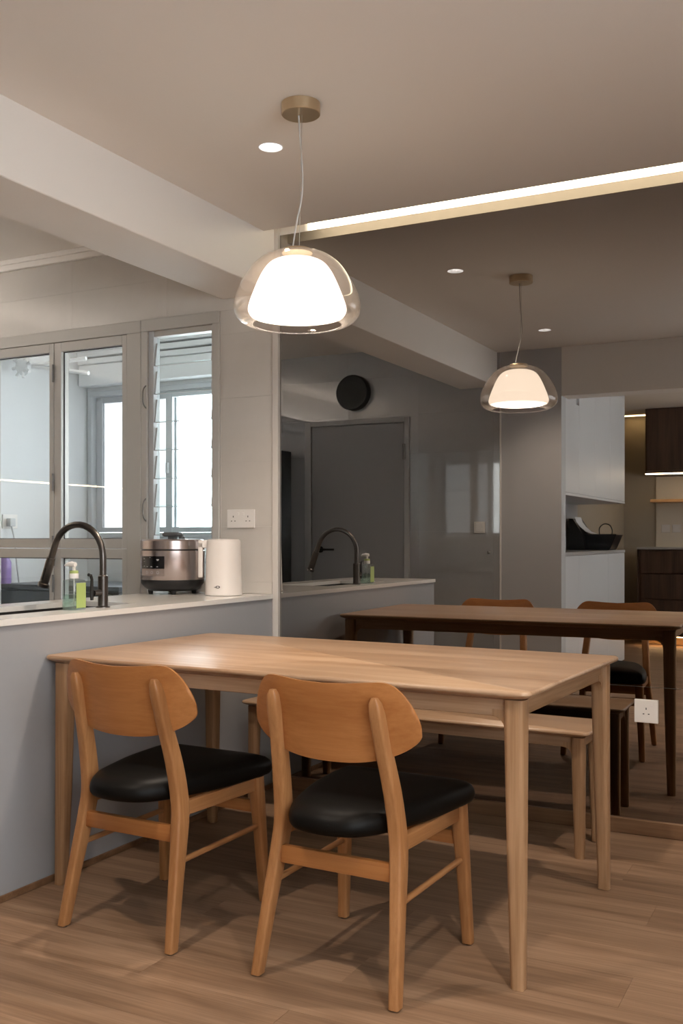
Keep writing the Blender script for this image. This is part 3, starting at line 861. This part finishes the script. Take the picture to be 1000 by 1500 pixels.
for x0, x1, yy in ((-2.222, -1.560, 1.335), (-1.620, -0.76, 1.300), (-0.82, .062, 1.335), (.0, .80, 1.300), (.74, 1.562, 1.335)):
    s_ = obj('sash', boxes([((x0, yy, 1.172), (x0 + .05, yy + .026, 2.078)), ((x1 - .05, yy, 1.172), (x1, yy + .026, 2.078)), ((x0 + .05, yy, 2.040), (x1 - .05, yy + .026, 2.078)), ((x0 + .05, yy, 1.172), (x1 - .05, yy + .026, 1.205))], .002), M['balframe'], w3)
    obj('pane', B((x0 + .05, yy + .010, 1.205), (x1 - .05, yy + .014, 2.040)), M['frost'] if x0 < -2 else M['glass'], s_)
obj('latch', B((-1.612, 1.284, 1.55), (-1.592, 1.30, 1.62), .003), M['balframe'], w3)
# stacked slats of the blind over the balcony window
bl = thing('blind', 'white horizontal slat blind raised above the balcony window', 'blind', (-1.0, 1.20, 2.30))
for i in range(5):
    zz = -0.02 + i * 0.046
    b_ = B((-1.26, -.010 - .008 * i, zz), (1.24, .06, zz + .037), .008, 2)
    obj('slat', b_, M['balrail'], bl)
obj('head_box', B((-1.26, 0.0, -.16), (1.24, .099, -.022), .005), M['balrail'], bl)
# hanging rack: hub with pegs on the balcony ceiling
hr = thing('drying_rack', 'white round hub of a folding clothes dryer with radiating arms', 'rack', (-2.17, .62, 2.18))
obj('hub', lathe([(.0, -.025), (.05, -.02), (.06, 0), (.04, .012), (0, .014)], 24, axis='y'), M['balrail'], hr, 40)
for i in range(8):
    a = 2 * PI * i / 8 + .2
    obj('peg', tube([(.04 * math.cos(a), -.014, .04 * math.sin(a)), (.075 * math.cos(a), -.02, .075 * math.sin(a))], .010, 8), M['balrail'], hr, 40)
for x2, z2 in ((.42, -.06), (.40, .03), (-.06, .10)):
    obj('arm', tube([(0, .02, 0), (x2, .10, z2)], .013, 8), M['balrail'], hr, 40)
obj('hanger_post', tube([(0, .02, .0), (0, .02, .4195)], .010, 8), M['balrail'], hr, 40)
wm = thing('washing_machine', 'dark washing machine standing on the balcony behind the window', 'washer', (-2.0, .78, 0))
obj('body', B((-.26, -.28, .02), (.66, .28, .825), .012, 2), M['washer'], wm, 40)
obj('top_panel', B((-.265, -.285, .827), (.665, .285, .86), .006, 2), M['washer'], wm, 40)
obj('dial', lathe([(.0, -.302), (.024, -.300), (.027, -.284)], 24, (.595, 0, .790), 'y'), M['steel'], wm, 40)
obj('door_ring', lathe([(.14, -.285), (.17, -.30), (.19, -.2805)], 32, (.02, 0, .43), 'y', cap0=False), M['steel'], wm, 40)
dbt = thing('detergent_bottle', 'purple detergent bottle standing on the washing machine', 'bottle', (-2.225, .515, .8605))
obj('bottle_body', rr_loft(.08, .06, .02, [(0, .9), (.01, 1), (.13, 1), (.17, .5), (.18, .35)]), M['purple'], dbt, 40)
obj('cap', lathe([(.018, .18), (.018, .21), (.014, .213)], 16), M['white'], dbt, 40)
s = thing('wall_socket', 'white socket with a plug on the balcony side wall', 'socket', (-2.27, .60, 1.235))
obj('face_plate', B((0, -.06, -.043), (.009, .06, .043), .002), M['socket'], s)
obj('plug', B((.009, -.035, -.03), (.045, .01, .02), .006, 2), M['clip'], s)
obj('plug_cable', tube(crom([(.03, -.01, -.03), (.045, .0, -.12), (.03, .03, -.25), (.03, .05, -.372)], 5), .005, 8), M['clip'], s, 60)

# ------------------------------------------------------------------ kitchen side seen in the mirror
d1 = thing('door_1', 'plain grey kitchen door with lever handle, seen in the mirror', 'door', (0, KY, 0)); del d1['category']; struct(d1)
obj('frame', boxes([((-1.631, -.008, 0), (-1.576, .022, 2.068)), ((-.757, -.008, 0), (-.719, .022, 2.068)), ((-1.576, -.008, 2.030), (-.757, .022, 2.068))], .002), M['doorframe'], d1)
obj('leaf', B((-1.570, -.006, .006), (-.763, .010, 2.024), .001), M['door'], d1)
hg = obj('door_handle', boxes([((-1.44, .045, 1.037), (-1.35, .058, 1.053))], .004, 2), M['mblack'], d1, 40)
obj('rosette', lathe([(.026, .010), (.026, .018), (.010, .020), (.010, .055)], 24, (-1.49, 0, 1.045), 'y'), M['mblack'], hg, 40)
obj('lever_bar', tube([(-1.49, .052, 1.045), (-1.43, .052, 1.045)], .009, 12), M['mblack'], hg, 40)
for z in (1.80, 0.3):
    obj('hinge', lathe([(.009, -.06), (.011, -.055), (.009, 0), (.011, .055), (.009, .06)], 12, (-.757, .026, z)), M['hinge'], d1, 40)
v = tag(obj('vent_cover', lathe([(.136, .0), (.138, .004), (.138, .060), (.132, .068), (.0, .070)], 56, (0, 0, 0), 'y'), M['mblack'], None, 40), 'large round matt black cover on the tiled wall above the grey door', 'cover')
v.location = (-1.187, KY, 2.277)
sw = thing('light_switch', 'small white light switch on the glossy tiles right of the door', 'switch', (-.155, KY, 1.215))
obj('face_plate', B((-.042, 0, -.042), (.042, .009, .042), .003, 2), M['socket'], sw)
obj('rocker', B((-.030, .009, -.030), (.030, .012, .030), .0015), M['white'], sw)
kn = thing('wall_hook', 'small steel hook on the tiles below the light switch', 'hook', (-.083, KY, 1.026))
obj('hook_base', lathe([(.014, 0), (.014, .005)], 16, (0, 0, 0), 'y'), M['steel'], kn, 40)
obj('hook_arm', tube([(0, .005, 0), (0, .025, -.004), (0, .032, .012)], .005, 10), M['steel'], kn, 40)
fr = thing('refrigerator', 'tall black refrigerator beside the left kitchen wall', 'refrigerator', (-1.98, -2.82, 0))
obj('body', B((-.30, -.34, .01), (.22, .30, 1.84), .01, 2), M['black'], fr, 40)
for z0, z1 in ((.03, 1.10), (1.105, 1.83)):
    d_ = obj('fridge_door', B((-.295, .302, z0), (.215, .345, z1), .006, 2), M['black'], fr, 40)
    obj('fridge_handle', B((-.27, .346, z0 + .12), (-.25, .375, z1 - .12), .004), M['gun'], d_)
# cabinets on the left kitchen wall (their guessed strip light mirrors in the window glass)
kc = thing('kitchen_cabinet', 'white wall cabinet run along the left kitchen wall', 'cabinet', (-2.70, -1.3, 1.50))
obj('carcass', B((0.001, -1.05, 0), (.33, 1.12, .70)), M['cab'], kc)
for i in range(4):
    obj('door', B((.331, -1.045 + i * .541, .003), (.349, -1.045 + i * .541 + .538, .697), .001), M['cab'], kc)
obj('strip_light', B((.29, -1.0, -.008), (.32, 1.08, -.0005)), emit('undercabinet_glow', (1.0, 0.76, 0.52), 13), kc)  # unseen strip, guessed from its line in the glass, strength set for brightness
obj('strip_lip', boxes([((0.001, -1.05, .701), (.02, 1.12, .76)), ((.31, -1.05, .701), (.33, 1.12, .76))]), M['cab'], kc)  # unseen lips added to keep the top strip out of reflections
obj('strip_light', B((.06, -1.0, .702), (.12, 1.08, .712)), emit('cabinet_top_fill_glow', (1.0, 0.93, 0.85), 24), kc)  # unseen strip added on the cabinet tops to brighten the kitchen
kb = thing('kitchen_cabinet', 'white base cabinet run along the left kitchen wall', 'cabinet', (-2.70, -1.3, 0))
obj('carcass', B((0.001, -1.05, .08), (.56, 1.12, .84)), M['cab'], kb)
for i in range(4):
    obj('door', B((.561, -1.045 + i * .541, .09), (.579, -1.045 + i * .541 + .538, .835), .001), M['cab'], kb)
obj('worktop', B((0.001, -1.06, .841), (.60, 1.13, .87), .002), M['quartz'], kb)

# ------------------------------------------------------------------ living room seen in the mirror
# white storage wall (doors face +x)
FXC = 0.45
wc = thing('wall_cabinet', 'white handleless wall cabinets hanging above the printer niche', 'cabinet', (0, -4.3, 1.46))
def LC(o): o.location = tuple(-v_ for v_ in o.parent.location); return o
LC(obj('carcass', boxes([((0.001, -5.41, 1.47), (FXC - .02, -3.365, 2.495)), ((0.001, -3.362, 1.47), (FXC - .02, -3.30, 2.149))]), M['cab'], wc))
LC(obj('carcass_bottom', B((0.001, -5.41, 1.450), (FXC + .002, -3.30, 1.469)), M['cab'], wc))
for y0_, y1_, zt_ in ((-3.716, -3.30, 2.146), (-4.258, -3.720, 2.49), (-4.80, -4.262, 2.49), (-5.41, -4.804, 2.49)):
    LC(obj('door', B((FXC - .019, y0_, 1.471), (FXC, y1_, zt_), .001), M['cab'], wc))
bc = thing('base_cabinet', 'white handleless base cabinets with grey top under the printer', 'cabinet', (0, -4.3, 0))
LC(obj('carcass', B((0.001, -5.40, .0), (FXC - .02, -3.30, 1.005)), M['cab'], bc))
for y0_, y1_ in ((-3.716, -3.30), (-4.73, -3.720), (-5.40, -4.734)):
    LC(obj('door', B((FXC - .019, y0_, .03), (FXC, y1_, 1.003), .001), M['cab'], bc))
LC(obj('worktop', B((0.001, -5.41, 1.006), (FXC + .004, -3.30, 1.030), .001), M['greytop'], bc))
struct(obj('trim_7', B((0.001, -5.45, 1.031), (.008, -3.30, 1.449)), M['panel']), 'grey back panel of the printer niche')
pr = thing('printer', 'black printer with sloping front and a white sheet in its feeder', 'printer', (.25, -5.18, 1.0305))
obj('body', loft([[(x, y, z) for x, y in ((-.14 , -.15), (w_, -.15), (w_, .13), (-.14, .13))] for z, w_ in ((0.0, .135), (.02, .15), (.135, .20), (.142, .195))]), M['black'], pr)
obj('rear_feeder', loft([[(x, y, z) for x, y in ((-.20, -.16), (w_, -.16), (w_, .20), (-.20, .20))] for z, w_ in ((0.0, -.06), (.14, -.08), (.25, -.15), (.28, -.17))]), M['mblack'], pr)
pts = [(-.165, .295), (-.150, .25), (-.12, .21), (-.07, .165), (-.02, .147)]
bm = bmesh.new(); A = []
for x, z in pts:
    A.append([bm.verts.new((x, y, z + dz)) for y, dz in ((-.09, 0), (.14, 0), (.14, .002), (-.09, .002))])
for p_, q_ in zip(A, A[1:]): bridge(bm, p_, q_)
bm.faces.new(A[0]); bm.faces.new(A[-1])
obj('paper_sheet', bm, M['paper'], pr, 60)
pts = [(.0, -.10, .14), (.0, -.11, .20), (.04, -.11, .235), (.09, -.11, .225), (.115, -.10, .18), (.115, -.09, .14)]
obj('cable', tube(crom(pts, 5), .005, 8), M['mblack'], pr, 60)
s = thing('wall_socket', 'white socket in the printer niche', 'socket', (.0085, -5.10, 1.27))
obj('face_plate', B((0, -.07, -.04), (.008, .03, .04), .002), M['socket'], s)
obj('plug', B((.008, -.03, -.02), (.04, .01, .02), .004), M['clip'], s)

# walnut unit on the far wall
wu = thing('tall_cabinet', 'dark walnut wall cupboard with a light strip under it', 'cabinet', (.355, -6.95, 1.80))
obj('carcass', B((0, -.645, 0.02), (1.9, 0, .70)), M['walnut'], wu)
for i in range(3):
    obj('door', B((.02 + i * .62, .001, .045), (.02 + i * .62 + .615, .020, .695), .001), M['walnut'], wu)
obj('strip_light', B((.0, -.03, .008), (1.9, .0, .0195)), emit('shelf_glow', (1.0, 0.78, 0.5), 26), wu)
lw = thing('drawer_cabinet', 'dark walnut drawer cabinet with thin grey top', 'cabinet', (.285, -6.95, 0))
obj('carcass', B((0, -.645, .11), (1.97, 0, 1.02)), M['walnut'], lw)
obj('side_panel', B((-.012, -.645, .11), (-.001, .022, 1.02)), M['walnut'], lw)
obj('worktop', B((-.015, -.645, 1.021), (1.97, .03, 1.042), .001), M['greytop'], lw)
for i in range(3):
    for z0_, z1_ in ((.13, .495), (.505, .762), (.772, 1.005)):
        obj('drawer', B((.03 + i * .645, .001, z0_), (.03 + i * .645 + .638, .020, z1_), .001), M['walnut'], lw)
obj('plinth', B((.02, -.645, 0), (1.95, -.30, .109)), M['shelfw'], lw)
obj('strip_light', B((.03, -.08, .100), (1.94, -.05, .1095)), emit('toe_glow', (1.0, 0.66, 0.32), 40), lw)
struct(obj('trim_8', B((.355, FY + .001, 1.043), (2.255, FY + .02, 1.818)), M['cream']), 'cream back panel above the walnut drawers')
sf = tag(obj('wall_shelf', B((.358, -7.578, 1.525), (2.25, -7.20, 1.555), .002), M['shelfw']), 'thin oak shelf between the walnut cupboard and drawers', 'shelf')
for x in (.46, .575):
    s = thing('wall_socket', 'pale socket above the walnut drawers, ' + ('nearer the taupe wall' if x < .5 else 'farther from the taupe wall'), 'socket', (x, FY + .0205, 1.245))
    obj('face_plate', B((-.045, 0, -.043), (.045, .008, .043), .002), M['socket'], s)
# cove light washing the taupe corner
cv = tag(obj('cove_light', B((.01, FY + .10, 2.494), (.33, FY + .16, 2.4995)), emit('cove_glow', (1.0, 0.72, 0.36), 10)), 'short warm cove light over the taupe corner', 'light')
